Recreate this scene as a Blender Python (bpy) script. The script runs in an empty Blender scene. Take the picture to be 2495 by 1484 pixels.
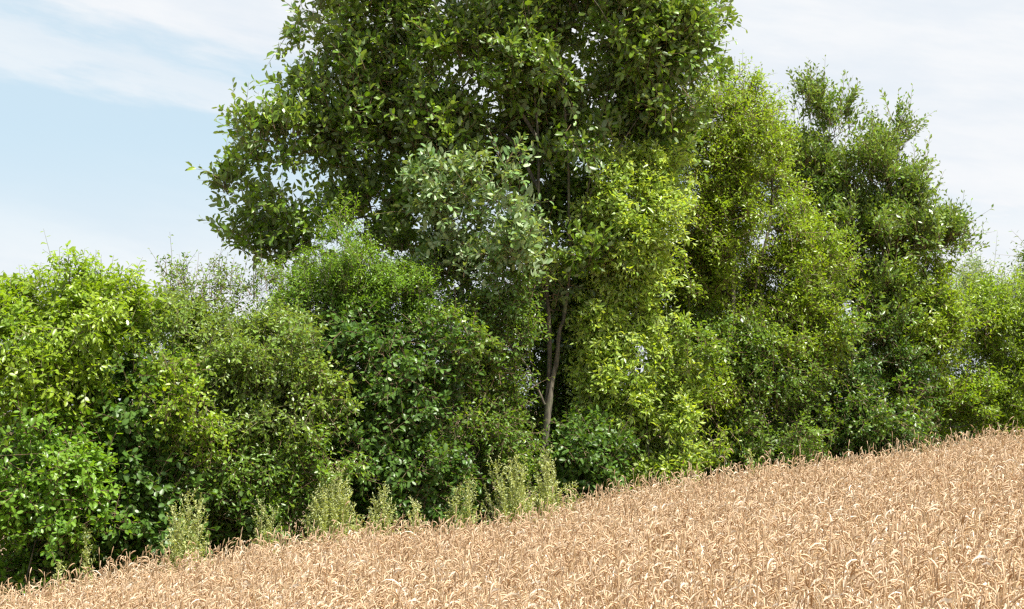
import bpy, math
import numpy as np
from mathutils import Vector

S = bpy.context.scene
C = S.collection

# ------------------------------------------------------------------ camera
CAMZ = 1.8
F = 3653.0                                   # focal length in units of a 2494 wide frame
cam = bpy.data.cameras.new("camera")
cam.sensor_width = 36.0
cam.lens = 36.0 * F / 2494.0
cam.clip_end = 5000
camo = bpy.data.objects.new("camera", cam)
C.objects.link(camo)
PITCH = math.atan((996 - 742) / F)
camo.location = (0, 0, CAMZ)
camo.rotation_euler = (math.pi / 2 + PITCH, 0, 0)
S.camera = camo

# ------------------------------------------------------------------ sun + sky
SUN_DIR = Vector((0.36, -0.30, 0.88)).normalized()          # towards the sun
EL = math.asin(SUN_DIR.z)
AZ = math.atan2(SUN_DIR.x, SUN_DIR.y)
sl = bpy.data.lights.new("sun", 'SUN')
sl.energy = 5.0
sl.angle = math.radians(0.5)
sl.color = (1.0, 0.955, 0.87)
so = bpy.data.objects.new("sun", sl)
so.rotation_euler = SUN_DIR.to_track_quat('Z', 'Y').to_euler()
so.location = (6, -6, 12)
C.objects.link(so)

W = bpy.data.worlds.new("World")
S.world = W
W.use_nodes = True
nt = W.node_tree
for n in list(nt.nodes):
    nt.nodes.remove(n)


class NG:
    """tiny node helper"""
    def __init__(self, tree):
        self.t = tree

    def n(self, kind, **kw):
        nd = self.t.nodes.new(kind)
        for k, v in kw.items():
            setattr(nd, k, v)
        return nd

    def link(self, a, b):
        self.t.links.new(a, b)

    def val(self, sock, v):
        if hasattr(v, 'is_output') or isinstance(v, bpy.types.NodeSocket):
            self.t.links.new(v, sock)
        else:
            sock.default_value = v

    def math(self, op, a, b=0.0, c=0.0, clamp=False):
        nd = self.n('ShaderNodeMath', operation=op, use_clamp=clamp)
        self.val(nd.inputs[0], a); self.val(nd.inputs[1], b); self.val(nd.inputs[2], c)
        return nd.outputs[0]

    def mix(self, f, a, b, blend='MIX'):
        nd = self.n('ShaderNodeMix', data_type='RGBA', blend_type=blend)
        self.val(nd.inputs[0], f); self.val(nd.inputs[6], a); self.val(nd.inputs[7], b)
        return nd.outputs[2]

    def smooth(self, v, a, b, lo=0.0, hi=1.0):
        nd = self.n('ShaderNodeMapRange', interpolation_type='SMOOTHSTEP')
        self.val(nd.inputs[0], v)
        nd.inputs[1].default_value = a; nd.inputs[2].default_value = b
        nd.inputs[3].default_value = lo; nd.inputs[4].default_value = hi
        return nd.outputs[0]

    def noise(self, vec, scale, detail=3.0, rough=0.5):
        nd = self.n('ShaderNodeTexNoise')
        if vec is not None:
            self.link(vec, nd.inputs['Vector'])
        nd.inputs['Scale'].default_value = scale
        nd.inputs['Detail'].default_value = detail
        nd.inputs['Roughness'].default_value = rough
        return nd.outputs[0]


g = NG(nt)
sky = g.n('ShaderNodeTexSky', sky_type='NISHITA')
sky.sun_disc = False
sky.sun_elevation = EL
sky.sun_rotation = AZ
sky.altitude = 100
sky.air_density = 1.0
sky.dust_density = 1.2
sky.ozone_density = 1.2
tc = g.n('ShaderNodeTexCoord')
sep = g.n('ShaderNodeSeparateXYZ')
g.link(tc.outputs['Generated'], sep.inputs[0])
dx, dy, dz = sep.outputs
az = g.math('ARCTAN2', dx, dy)                 # azimuth and elevation of the view of the sky, radians
el = g.math('ARCSINE', dz)
# wispy warp
cmb = g.n('ShaderNodeCombineXYZ')
g.link(g.math('MULTIPLY', az, 2.2), cmb.inputs[0])
g.link(g.math('ADD', g.math('MULTIPLY', el, 9.0), g.math('MULTIPLY', az, 1.6)), cmb.inputs[1])
wisp = g.noise(cmb.outputs[0], 1.7, 6.0, 0.55)
fine = g.noise(cmb.outputs[0], 6.0, 5.0, 0.6)
w = g.math('ADD', g.math('MULTIPLY', g.math('SUBTRACT', wisp, 0.5), 0.05),
           g.math('MULTIPLY', g.math('SUBTRACT', fine, 0.5), 0.05))
# height above the slanting lower edge of the high cloud sheet
h = g.math('ADD', g.math('ADD', el, g.math('MULTIPLY', az, 0.22)), w)
sheet = g.smooth(h, 0.170, 0.206)                     # white sheet overhead, lower edge slants down to the right
sheet2 = g.math('SUBTRACT', 1.0, g.math('MULTIPLY', 0.55, g.smooth(h, 0.20, 0.30)))
streak = g.math('MULTIPLY', g.smooth(h, 0.138, 0.162), g.smooth(h, 0.186, 0.166))
right = g.smooth(g.math('ADD', az, g.math('MULTIPLY', w, 3.0)), -0.10, 0.16)
low = g.smooth(el, 0.185, 0.065)
veil = g.math('MULTIPLY', right, 0.93)
gapR = g.math('MULTIPLY', g.smooth(g.math('ABSOLUTE', g.math('SUBTRACT', g.math('ADD', el, w), 0.158)), 0.045, 0.0), 0.8)
veil = g.math('SUBTRACT', veil, g.math('MULTIPLY', gapR, right))
cloud = g.math('MAXIMUM', g.math('MULTIPLY', sheet, 0.95), g.math('MULTIPLY', streak, 0.6))
cloud = g.math('MAXIMUM', cloud, veil)
cloud = g.math('MAXIMUM', cloud, g.math('MULTIPLY', low, 0.9))
ccol = g.mix(g.smooth(g.math('ADD', g.math('MULTIPLY', wisp, 0.7), g.math('MULTIPLY', fine, 0.3)), 0.38, 0.62), (5.2, 5.55, 5.95, 1), (6.05, 6.12, 6.22, 1))
base = g.mix(0.8, g.mix(1.0, sky.outputs[0], (0.75, 0.93, 1.0, 1), 'MULTIPLY'), (4.4, 5.4, 5.95, 1))
col = g.mix(g.math('MINIMUM', cloud, 1.0), base, ccol)
bg = g.n('ShaderNodeBackground')
g.link(col, bg.inputs[0])
bg.inputs[1].default_value = 0.082
wo = g.n('ShaderNodeOutputWorld')
g.link(bg.outputs[0], wo.inputs[0])

S.view_settings.view_transform = 'Standard'
S.view_settings.look = 'None'
S.view_settings.exposure = 0.95
S.view_settings.gamma = 1.0
S.cycles.max_bounces = 8
S.cycles.diffuse_bounces = 6
S.cycles.transmission_bounces = 5
S.cycles.glossy_bounces = 2
S.render.film_transparent = False
S.cycles.filter_width = 1.35
S.cycles.use_denoising = False

# ------------------------------------------------------------------ placement helpers
SLOPE = 0.12


def gz(x, y=0.0):
    """height of the ground: a hillside rising to the right, levelling out far away"""
    return SLOPE * 14.0 * np.tanh(np.asarray(x) / 14.0) + 0.03 * np.sin(np.asarray(x) * 0.9 + np.asarray(y) * 0.35)


def edge_depth(X):
    """distance of the wheat's far edge along the view towards column X"""
    u = (X - 1247.0) / F
    t = (12.5 * u + 4.27) / (10.47 - 5.7 * u)
    return 12.5 + 5.7 * t


def edge_y(x):
    return 12.5 + 5.7 * (x + 4.27) / 10.47


cP, sP = math.cos(PITCH), math.sin(PITCH)


def world(X, Y, d):
    """point seen at column X, row Y at the depth d (metres along the level view)"""
    a = (X - 1247.0) / F
    b = -(Y - 742.0) / F
    yy = cP - b * sP
    zz = sP + b * cP
    return np.array([a * d / yy, d, CAMZ + zz * d / yy])


# ------------------------------------------------------------------ mesh helpers
def link_mesh(name, V, quads=None, tris=None, mats=(), mat_idx=None, attrs=None, parent=None, smooth=False):
    """one mesh object out of numpy arrays"""
    me = bpy.data.meshes.new(name)
    nq = 0 if quads is None else len(quads)
    ntr = 0 if tris is None else len(tris)
    idx = []
    if nq: idx.append(np.asarray(quads).reshape(-1))
    if ntr: idx.append(np.asarray(tris).reshape(-1))
    idx = np.concatenate(idx).astype(np.int32)
    me.vertices.add(len(V))
    me.vertices.foreach_set("co", np.asarray(V, dtype=np.float32).reshape(-1))
    me.loops.add(len(idx))
    me.loops.foreach_set("vertex_index", idx)
    me.polygons.add(nq + ntr)
    st = np.concatenate([np.arange(nq) * 4, nq * 4 + np.arange(ntr) * 3]).astype(np.int32)
    me.polygons.foreach_set("loop_start", st)
    if mat_idx is not None:
        me.polygons.foreach_set("material_index", np.asarray(mat_idx, dtype=np.int32))
    if smooth:
        me.polygons.foreach_set("use_smooth", np.ones(nq + ntr, dtype=bool))
    me.update(calc_edges=True)
    for k, v in (attrs or {}).items():
        a = me.attributes.new(k, 'FLOAT', 'POINT')
        a.data.foreach_set("value", np.asarray(v, dtype=np.float32))
    for m in mats:
        me.materials.append(m)
    o = bpy.data.objects.new(name, me)
    C.objects.link(o)
    if parent is not None:
        o.parent = parent
        o.matrix_parent_inverse = parent.matrix_basis.inverted()
    return o


def thing(name, label, cat, loc, group=None):
    o = bpy.data.objects.new(name, None)
    o.empty_display_size = 0.2
    o.location = Vector([float(v) for v in loc])
    C.objects.link(o)
    o['label'] = label
    o['category'] = cat
    if group:
        o['group'] = group
    return o


def unit(v):
    return v / np.maximum(np.linalg.norm(v, axis=-1, keepdims=True), 1e-9)


class Tubes:
    def __init__(self):
        self.V = []; self.Q = []; self.n = 0; self.A = []

    def sweep(self, P, R, sides=6, rnd=0.5, bump=None):
        P = np.asarray(P, float); R = np.asarray(R, float)
        T = unit(np.gradient(P, axis=0))
        ref = np.array([1.0, 0.13, 0.07]) if abs(T[0, 0]) < 0.8 else np.array([0.1, 1.0, 0.05])
        N = unit(np.cross(T, ref)); B = np.cross(T, N)
        a = np.linspace(0, 2 * np.pi, sides, endpoint=False)
        rr = np.repeat(R[:, None], sides, 1)
        if bump is not None:
            rr = rr * (1 + bump.normal(0, 0.07, rr.shape))
        ring = P[:, None, :] + rr[..., None] * (np.cos(a)[None, :, None] * N[:, None, :] + np.sin(a)[None, :, None] * B[:, None, :])
        m = len(P)
        i = np.arange(m - 1)[:, None] * sides + self.n
        j = np.arange(sides)[None, :]; k = (j + 1) % sides
        self.Q.append(np.stack([i + j, i + k, i + sides + k, i + sides + j], -1).reshape(-1, 4))
        self.V.append(ring.reshape(-1, 3))
        self.A.append(np.full(m * sides, rnd))
        self.n += m * sides

    def build(self, name, mat, parent):
        if not self.V:
            return None
        return link_mesh(name, np.concatenate(self.V), quads=np.concatenate(self.Q), mats=[mat],
                         attrs={'rnd': np.concatenate(self.A)}, parent=parent, smooth=True)


def smooth_path(pts, n):
    """Catmull-Rom through the points"""
    p = np.asarray(pts, float)
    if len(p) < 3:
        t = np.linspace(0, 1, n)[:, None]
        return p[0] * (1 - t) + p[-1] * t
    q = np.vstack([2 * p[0] - p[1], p, 2 * p[-1] - p[-2]])
    out = []
    for t in np.linspace(0, len(p) - 1 - 1e-6, n):
        i = int(t); f = t - i
        a, b, c, d = q[i], q[i + 1], q[i + 2], q[i + 3]
        out.append(0.5 * (2 * b + (c - a) * f + (2 * a - 5 * b + 4 * c - d) * f * f + (3 * b - a - 3 * c + d) * f ** 3))
    return np.array(out)


# ------------------------------------------------------------------ materials
def leaf_mat(name, dark, light, yellow, under=None, trans=0.42, rough=0.42, spec=0.5, tcol=None):
    m = bpy.data.materials.new(name)
    m.use_nodes = True
    t = m.node_tree
    for n in list(t.nodes): t.nodes.remove(n)
    q = NG(t)
    r = q.n('ShaderNodeAttribute', attribute_name='rnd').outputs['Fac']
    y = q.n('ShaderNodeAttribute', attribute_name='yel').outputs['Fac']
    vein = q.n('ShaderNodeAttribute', attribute_name='rib').outputs['Fac']
    dark = tuple(v * 0.82 for v in dark); light = tuple(v * 1.5 for v in light)
    c = q.mix(q.math('POWER', r, 1.25), (*dark, 1), (*light, 1))
    c = q.mix(y, c, (*yellow, 1))
    gm = q.n('ShaderNodeNewGeometry')
    nz = q.noise(gm.outputs['Position'], 55.0, 2.0)
    c = q.mix(q.math('MULTIPLY', nz, 0.35), c, (dark[0] * 1.6, dark[1] * 1.3, dark[2] * 1.2, 1))
    c = q.mix(q.math('MULTIPLY', vein, 0.35), c, (light[0] * 1.5, light[1] * 1.4, light[2] * 1.5, 1))
    if under is not None:
        c = q.mix(q.math('MULTIPLY', gm.outputs['Backfacing'], 0.9), c, (*under, 1))
    else:
        c = q.mix(q.math('MULTIPLY', gm.outputs['Backfacing'], 0.4), c, (light[0] * 1.3 + .01, light[1] * 1.15 + .01, light[2] * 1.6 + .012, 1))
    bs = q.n('ShaderNodeBsdfPrincipled')
    q.link(c, bs.inputs['Base Color'])
    bs.inputs['Roughness'].default_value = rough - 0.05
    bs.inputs['Specular IOR Level'].default_value = spec
    tr = q.n('ShaderNodeBsdfTranslucent')
    trans *= 0.74
    tc_ = tcol or (2.25, 2.15, 0.40)
    cc = q.mix(1.0, c, (*tc_, 1), 'MULTIPLY')
    q.link(cc, tr.inputs[0])
    mx = q.n('ShaderNodeMixShader')
    mx.inputs[0].default_value = trans
    q.link(bs.outputs[0], mx.inputs[1]); q.link(tr.outputs[0], mx.inputs[2])
    o = q.n('ShaderNodeOutputMaterial')
    q.link(mx.outputs[0], o.inputs[0])
    return m


def bark_mat(name, a, b, scale=18):
    m = bpy.data.materials.new(name)
    m.use_nodes = True
    q = NG(m.node_tree)
    bs = m.node_tree.nodes['Principled BSDF']
    tcn = q.n('ShaderNodeTexCoord')
    mp = q.n('ShaderNodeMapping'); mp.inputs['Scale'].default_value = (1, 1, 0.22)
    q.link(tcn.outputs['Object'], mp.inputs[0])
    n1 = q.noise(mp.outputs[0], scale, 5.0, 0.65)
    n2 = q.noise(tcn.outputs['Object'], 4.0, 3.0)
    f = q.smooth(n1, 0.35, 0.65)
    c = q.mix(f, (*a, 1), (*b, 1))
    c = q.mix(q.smooth(n2, 0.55, 0.7), c, (0.16, 0.17, 0.09, 1))
    q.link(c, bs.inputs['Base Color'])
    bs.inputs['Roughness'].default_value = 0.85
    bp = q.n('ShaderNodeBump'); bp.inputs['Strength'].default_value = 0.7; bp.inputs['Distance'].default_value = 0.01
    q.link(n1, bp.inputs['Height']); q.link(bp.outputs[0], bs.inputs['Normal'])
    return m


M_bark = bark_mat('bark_grey_brown', (0.05, 0.043, 0.032), (0.20, 0.172, 0.128))
M_twig = bark_mat('twig_brown', (0.12, 0.08, 0.045), (0.25, 0.17, 0.10), 60)
M_twig_green = bark_mat('twig_green', (0.11, 0.13, 0.04), (0.22, 0.20, 0.09), 60)

# ------------------------------------------------------------------ foliage
SHAPE_BIG = np.array([  # along, across, up ; last two lie on the midrib
    [0, 0, 0], [0.28, 0.36, 0.06], [0.72, 0.36, 0.05], [1.0, 0, -0.09], [0.72, -0.36, 0.05], [0.28, -0.36, 0.06],
    [0.30, 0, 0.0], [0.66, 0, -0.01]])
BIG_Q = np.array([[1, 6, 7, 2], [6, 5, 4, 7]])
BIG_T = np.array([[0, 6, 1], [0, 5, 6], [2, 7, 3], [7, 4, 3]])
SHAPE_SMALL = np.array([[0, 0, 0], [0.52, 0.42, 0.08], [1.0, 0, -0.06], [0.52, -0.42, 0.08], [0.45, 0, 0.0]])
SM_Q = np.array([[0, 4, 2, 1], [0, 3, 2, 4]])


def leaves_mesh(rng, pos, axis, nrm, length, width, rnd, yel, big):
    """pos, axis, nrm are (N,3); returns vertices, quads, tris and attributes"""
    sh = SHAPE_BIG if big else SHAPE_SMALL
    n = len(pos); k = len(sh)
    axis = unit(axis)
    side = unit(np.cross(nrm, axis))
    up = np.cross(axis, side)
    curl = rng.normal(1.0, 0.9, n)
    a = sh[None, :, 0] * length[:, None]
    s = sh[None, :, 1] * width[:, None]
    z = sh[None, :, 2] * length[:, None] * curl[:, None]
    V = pos[:, None, :] + a[..., None] * axis[:, None, :] + s[..., None] * side[:, None, :] + z[..., None] * up[:, None, :]
    off = (np.arange(n) * k)[:, None, None]
    if big:
        Q = (BIG_Q[None] + off).reshape(-1, 4); T = (BIG_T[None] + off).reshape(-1, 3)
        rib = np.tile(np.array([.6, 0, 0, 0, 0, 0, 1, 1.0]), n)
    else:
        Q = (SM_Q[None] + off).reshape(-1, 4); T = None
        rib = np.tile(np.array([.4, 0, 0, 0, .6]), n)
    return V.reshape(-1, 3), Q, T, np.repeat(rnd, k), np.repeat(yel, k), rib


def foliage(name, rng, cl, out, rad, sp, parent, mats):
    """cl: clump centres, out: outward directions, rad: clump radius. Twigs radiate from each clump and bear leaves."""
    nt_ = sp.get('twigs', 12); nl = sp.get('per', 10)
    nc = len(cl)
    T = nc * nt_
    ci = np.repeat(np.arange(nc), nt_)
    start = cl[ci] + rng.normal(0, 0.33, (T, 3)) * rad[ci][:, None]
    d = unit(unit(rng.normal(0, 1, (T, 3))) * sp.get('spread', 0.8) + out[ci] * sp.get('outw', 0.7) + np.array([0, 0, sp.get('up', 0.35)]))
    L = rad[ci] * sp.get('twl', 1.25) * rng.uniform(0.55, 1.25, T)
    longs = rng.random(T) < sp.get('shoots', 0.03)
    shoot_dir = unit(d * 0.5 + np.array([0, 0, 0.9]) + rng.normal(0, .2, (T, 3)))
    d = np.where(longs[:, None], shoot_dir, d); L = np.where(longs, L * sp.get('shootl', 1.7), L)
    bend = rng.normal(0, 0.18, (T, 3)) + np.array([0, 0, sp.get('bend', -0.1)])
    # twig centre line: start + d*L*s + bend*L*s^2
    s = (np.arange(nl) + 0.6) / nl
    s = np.clip(s[None, :] + rng.normal(0, 0.03, (T, nl)), 0.08, 1.0)
    P = start[:, None] + d[:, None] * (L[:, None] * s)[..., None] + bend[:, None] * (L[:, None] * s * s)[..., None]
    tdir = unit(d[:, None] + 2 * bend[:, None] * s[..., None])
    ref = unit(rng.normal(0, 1, (T, 3)))
    e1 = unit(np.cross(d, ref)); e2 = np.cross(d, e1)
    ang = np.arange(nl)[None, :] * sp.get('phyl', 2.4) + rng.normal(0, 0.4, (T, nl))
    perp = np.cos(ang)[..., None] * e1[:, None] + np.sin(ang)[..., None] * e2[:, None]
    ax = unit(tdir * sp.get('fwd', 0.75) + perp * 1.0 + np.array([0, 0, sp.get('droop', -0.25)]) + rng.normal(0, 0.18, (T, nl, 3)))
    nr = unit(np.array([0, 0, sp.get('face_up', 0.9)]) + out[ci][:, None] * sp.get('face_out', 0.55) + rng.normal(0, sp.get('face_rnd', 0.5), (T, nl, 3)))
    nr = np.where((rng.random((T, nl)) < sp.get('flip', 0.06))[..., None], -nr, nr)
    keep = rng.random((T, nl)) < sp.get('keep', 0.93)
    ls, lw = sp['leaf']; kk = 1.14 if sp.get('big', True) else 1.27; ls *= kk; lw *= kk * 1.32
    size = rng.uniform(0.6, 1.15, (T, nl)) * (1 - 0.35 * s ** 3)
    length = ls * size; width = lw * size * rng.uniform(0.85, 1.15, (T, nl))
    crnd = np.clip(rng.normal(0.5, 0.18, nc), 0, 1)
    yc = np.clip(rng.normal(sp.get('yel', 0.1), 0.10, nc), 0, 1)
    rnd = np.clip(crnd[ci][:, None] + rng.normal(0, 0.22, (T, nl)), 0, 1)
    yel = np.clip(yc[ci][:, None] + 0.35 * sp.get('yel', 0.1) * (s ** 2) + np.where(rng.random((T, nl)) < sp.get('odd', 0.012), 0.8, 0), 0, 1)
    k = keep.reshape(-1)
    pos = (P + ax * 0.10 * length[..., None]).reshape(-1, 3)[k]
    V, Q, Tr, a1, a2, a3 = leaves_mesh(rng, pos, ax.reshape(-1, 3)[k], nr.reshape(-1, 3)[k], length.reshape(-1)[k],
                                       width.reshape(-1)[k], rnd.reshape(-1)[k], yel.reshape(-1)[k], sp.get('big', True))
    # twigs: three sided, three rings
    ss = np.array([-0.15, 0.45, 1.0])
    Pt = start[:, None] + d[:, None] * (L[:, None] * ss)[..., None] + bend[:, None] * (L[:, None] * ss * ss)[..., None]
    rt = np.array([1.0, 0.7, 0.3]) * sp.get('twr', 0.0036)
    aa = np.array([0, 2.094, 4.189])
    ring = Pt[:, :, None] + rt[None, :, None, None] * (np.cos(aa)[None, None, :, None] * e1[:, None, None] + np.sin(aa)[None, None, :, None] * e2[:, None, None])
    off = len(V)
    b = off + (np.arange(T) * 9)[:, None, None] + (np.arange(2) * 3)[None, :, None]
    j = np.arange(3)[None, None, :]; k2 = (j + 1) % 3
    TQ = np.stack([b + j, b + k2, b + 3 + k2, b + 3 + j], -1).reshape(-1, 4)
    nlq = len(Q)
    Q = np.concatenate([Q, TQ])
    mi = np.concatenate([np.zeros(nlq), np.ones(len(TQ)), np.zeros(0 if Tr is None else len(Tr))])
    V = np.concatenate([V, ring.reshape(-1, 3)])
    z = np.zeros(T * 9)
    global LEAFCOUNT
    LEAFCOUNT += int(k.sum())
    return link_mesh(name, V, quads=Q, tris=Tr, mats=mats, mat_idx=mi,
                     attrs={'rnd': np.concatenate([a1, z]), 'yel': np.concatenate([a2, z]), 'rib': np.concatenate([a3, z])}, parent=parent)


LEAFCOUNT = 0


def clumps_of(rng, blobs, depth, R):
    """scatter clump centres through each ellipsoid, denser towards its surface"""
    cs = []; os_ = []; rs = []
    KV = rng.normal(0, 1, (5, 3)); FQ = rng.uniform(5, 9, 5); PH = rng.uniform(0, 6.28, 5)
    for b in blobs:
        X, Y, RX, RY, dd, Rd = b[:6]
        dens = b[6] if len(b) > 6 else 1.0
        d = depth + dd
        c = world(X, Y, d)
        r = np.array([RX * d / F, Rd, RY * d / F])
        n = max(4, int(2.6 * dens * (r[0] * r[1] + r[1] * r[2] + r[0] * r[2]) / R ** 2))
        u = unit(rng.normal(0, 1, (n, 3)))
        rr = rng.uniform(0.08, 1.0, n) ** 0.5
        wob = 1 + 0.13 * np.sin(u[:, 0] * 5 + c[0] * 3) + 0.13 * np.sin(u[:, 2] * 6 + c[2] * 5 + 1)
        p = c + u * r * (rr * wob)[:, None]
        cave = sum(np.sin(p @ unit(kv) * fq + ph) for kv, fq, ph in zip(KV, FQ, PH)) / 2.2
        ok = (p[:, 2] > gz(p[:, 0]) + 0.12) & (cave > -0.42)
        # thin out the far side, which the hedge itself hides
        ok &= (u[:, 1] < 0.45) | (rng.random(n) < 0.6)
        p = p[ok]; u = u[ok]; rr = rr[ok]
        o = unit(unit(u / r) * (0.3 + rr)[:, None] + rng.normal(0, 0.25, u.shape))
        cs.append(p); os_.append(o); rs.append(rng.uniform(0.75, 1.25, len(p)) * R)
    return np.concatenate(cs), np.concatenate(os_), np.concatenate(rs)


def grow(rng, roots, targets, r_tip=0.004, expo=0.42, maxr=1.0):
    """connect every clump to the nearest wood. roots: list of (points, radii)."""
    tubes = [Tubes() for _ in roots]
    nodes = []; nrad = []; owner = []; nodeseg = []
    for i, (P, Rr) in enumerate(roots):
        nodes += list(P); nrad += list(Rr); owner += [i] * len(P); nodeseg += [-1] * len(P)
    nodes = [np.asarray(n) for n in nodes]
    segs = []
    rootpt = np.mean([P[0] for P, _ in roots], axis=0)
    order = np.argsort(np.linalg.norm(targets - rootpt, axis=1))
    NP = np.array(nodes)
    cost = np.linalg.norm(NP - rootpt, axis=1) * 0.45
    NPl = [NP]; CO = [cost]
    for ti in order:
        t = targets[ti]
        A = np.concatenate(NPl) if len(NPl) > 1 else NPl[0]
        Cc = np.concatenate(CO) if len(CO) > 1 else CO[0]
        NPl = [A]; CO = [Cc]
        dd = np.linalg.norm(A - t, axis=1)
        dn = np.where(A[:, 2] > t[2] + 0.1, dd * 1.4, dd)
        i = int(np.argmin(dn + Cc * 0.55))
        a = A[i]
        n = max(3, int(dd[i] / 0.12) + 1)
        n = min(n, 9)
        s = np.linspace(0, 1, n)[:, None]
        sag = np.array([0, 0, 0.11 * dd[i]])
        p = a * (1 - s) + t * s - sag * (4 * s * (1 - s)) * 0.5
        p[1:-1] += rng.normal(0, 0.025 * dd[i] + 0.004, (n - 2, 3))
        segs.append([p, nodeseg[i], owner[i], 1, nrad[i]])
        k = len(segs) - 1
        q = p[1:]
        NPl.append(q); CO.append(Cc[i] + 0.55 * np.linalg.norm(q - a, axis=1))
        owner += [owner[i]] * len(q); nodeseg += [k] * len(q)
        nrad += [min(nrad[i], 0.03)] * len(q)
    for k in range(len(segs) - 1, -1, -1):
        par = segs[k][1]
        if par >= 0: segs[par][3] += segs[k][3]
    for p, par, ow, cnt, rp in segs:
        r0 = min(r_tip * (cnt + 0.5) ** expo, rp * 0.85, maxr)
        tubes[ow].sweep(p, np.linspace(r0, max(r_tip * 0.6, r0 * 0.6), len(p)), 5 if r0 > 0.008 else 4, rng.random())
    return tubes


def plant(kind, label, cat, X, blobs, sp, mats, dz=0.9, seed=0, stems=4, stem_r=0.022, stem_h=0.55, trunk=None, R=0.2, group=None, wood=None, bx=None):
    """a shrub or small tree whose base is dz metres behind the wheat's edge under column X"""
    rng = np.random.default_rng(seed)
    depth = edge_depth(X) + dz
    bx_ = world(X if bx is None else bx, 1200, depth)
    base = np.array([bx_[0], depth, float(gz(bx_[0], depth))])
    root = thing(kind, label, cat, base, group)
    cl, out, rad = clumps_of(rng, blobs, depth, R)
    if trunk is None:
        roots = []
        for i in range(stems):
            b = base + np.array([rng.normal(0, 0.10), rng.normal(0, 0.10), -0.05])
            tgt = cl[rng.integers(len(cl))]
            top = b + (tgt - b) * np.array([0.55, 0.55, stem_h])
            top[2] = max(top[2], b[2] + 0.5)
            mid = (b + top) / 2 + rng.normal(0, 0.06, 3)
            P = smooth_path([b, mid, top], 7)
            roots.append((P, np.linspace(stem_r * 0.8, stem_r * 0.22, 7)))
    else:
        roots = trunk(rng, base, depth)
    tubes = grow(rng, roots, cl[rng.random(len(cl)) < 0.8], maxr=stem_r * 0.8)
    for i, (P, Rr) in enumerate(roots):
        tubes[i].sweep(P, Rr, 8, 0.5, rng)
        tubes[i].build(('trunk' if i == 0 else 'limb') if trunk else 'stem', wood or M_bark, root)
    foliage('crown' if trunk else 'foliage', rng, cl, out, rad, sp, root, mats)
    return root

# ------------------------------------------------------------------ ground
def soil_mat():
    m = bpy.data.materials.new('soil_and_straw')
    m.use_nodes = True
    q = NG(m.node_tree)
    bs = m.node_tree.nodes['Principled BSDF']
    gm = q.n('ShaderNodeNewGeometry')
    n1 = q.noise(gm.outputs['Position'], 3.0, 8.0, 0.7)
    n2 = q.noise(gm.outputs['Position'], 40.0, 4.0, 0.6)
    c = q.mix(q.smooth(n1, 0.35, 0.65), (0.13, 0.085, 0.05, 1), (0.24, 0.16, 0.09, 1))
    c = q.mix(q.smooth(n2, 0.5, 0.62), c, (0.36, 0.26, 0.15, 1))
    q.link(c, bs.inputs['Base Color'])
    bs.inputs['Roughness'].default_value = 0.95
    bp = q.n('ShaderNodeBump'); bp.inputs['Strength'].default_value = 0.6; bp.inputs['Distance'].default_value = 0.03
    q.link(n2, bp.inputs['Height']); q.link(bp.outputs[0], bs.inputs['Normal'])
    return m


def make_ground():
    a = np.concatenate([-np.geomspace(1500, 22, 24), np.linspace(-20, 20, 100), np.geomspace(22, 1500, 24)])
    b = np.concatenate([-np.geomspace(400, 6, 12), np.linspace(-5, 34, 100), np.geomspace(36, 1500, 24)])
    XX, YY = np.meshgrid(a, b)
    Z = gz(XX, YY)
    V = np.stack([XX, YY, Z], -1).reshape(-1, 3)
    n, m = len(a), len(b)
    i = (np.arange(m - 1)[:, None] * n + np.arange(n - 1)[None]).reshape(-1)
    Q = np.stack([i, i + 1, i + n + 1, i + n], -1)
    o = link_mesh('ground', V, quads=Q, mats=[soil_mat()], smooth=True)
    o['kind'] = 'structure'
    o['label'] = 'hillside soil of the field rising to the right'
    return o


make_ground()

# ------------------------------------------------------------------ wheat
def wheat_mat():
    m = bpy.data.materials.new('ripe_wheat')
    m.use_nodes = True
    t = m.node_tree
    for n in list(t.nodes): t.nodes.remove(n)
    q = NG(t)
    r = q.n('ShaderNodeAttribute', attribute_name='rnd').outputs['Fac']
    p = q.n('ShaderNodeAttribute', attribute_name='part').outputs['Fac']     # 0 stalk, 1 ear, 0.5 leaf
    gm = q.n('ShaderNodeNewGeometry')
    n2 = q.noise(gm.outputs['Position'], 0.9, 3.0)
    stalk = q.mix(r, (0.52, 0.365, 0.18, 1), (0.74, 0.595, 0.395, 1))
    ear = q.mix(r, (0.47, 0.305, 0.155, 1), (0.79, 0.64, 0.455, 1))
    leaf = q.mix(r, (0.58, 0.46, 0.31, 1), (0.86, 0.79, 0.68, 1))
    c = q.mix(q.smooth(p, 0.2, 0.4), stalk, leaf)
    c = q.mix(q.smooth(p, 0.6, 0.9), c, ear)
    c = q.mix(q.math('MULTIPLY', q.smooth(n2, 0.4, 0.7), 0.15), c, (0.55, 0.38, 0.22, 1))
    bs = q.n('ShaderNodeBsdfPrincipled')
    q.link(c, bs.inputs['Base Color'])
    bs.inputs['Roughness'].default_value = 0.6
    bs.inputs['Specular IOR Level'].default_value = 0.3
    tr = q.n('ShaderNodeBsdfTranslucent')
    q.link(q.mix(1.0, c, (1.18, 0.98, 0.72, 1), 'MULTIPLY'), tr.inputs[0])
    mx = q.n('ShaderNodeMixShader'); mx.inputs[0].default_value = 0.28
    q.link(bs.outputs[0], mx.inputs[1]); q.link(tr.outputs[0], mx.inputs[2])
    o = q.n('ShaderNodeOutputMaterial'); q.link(mx.outputs[0], o.inputs[0])
    return m


def strip(P, Wd, side, up):
    """a ribbon leaf"""
    V = np.concatenate([P - side * Wd[:, None], P + side * Wd[:, None]])
    n = len(P); i = np.arange(n - 1)
    return V, np.stack([i, i + 1, n + i + 1, n + i], -1)


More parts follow.
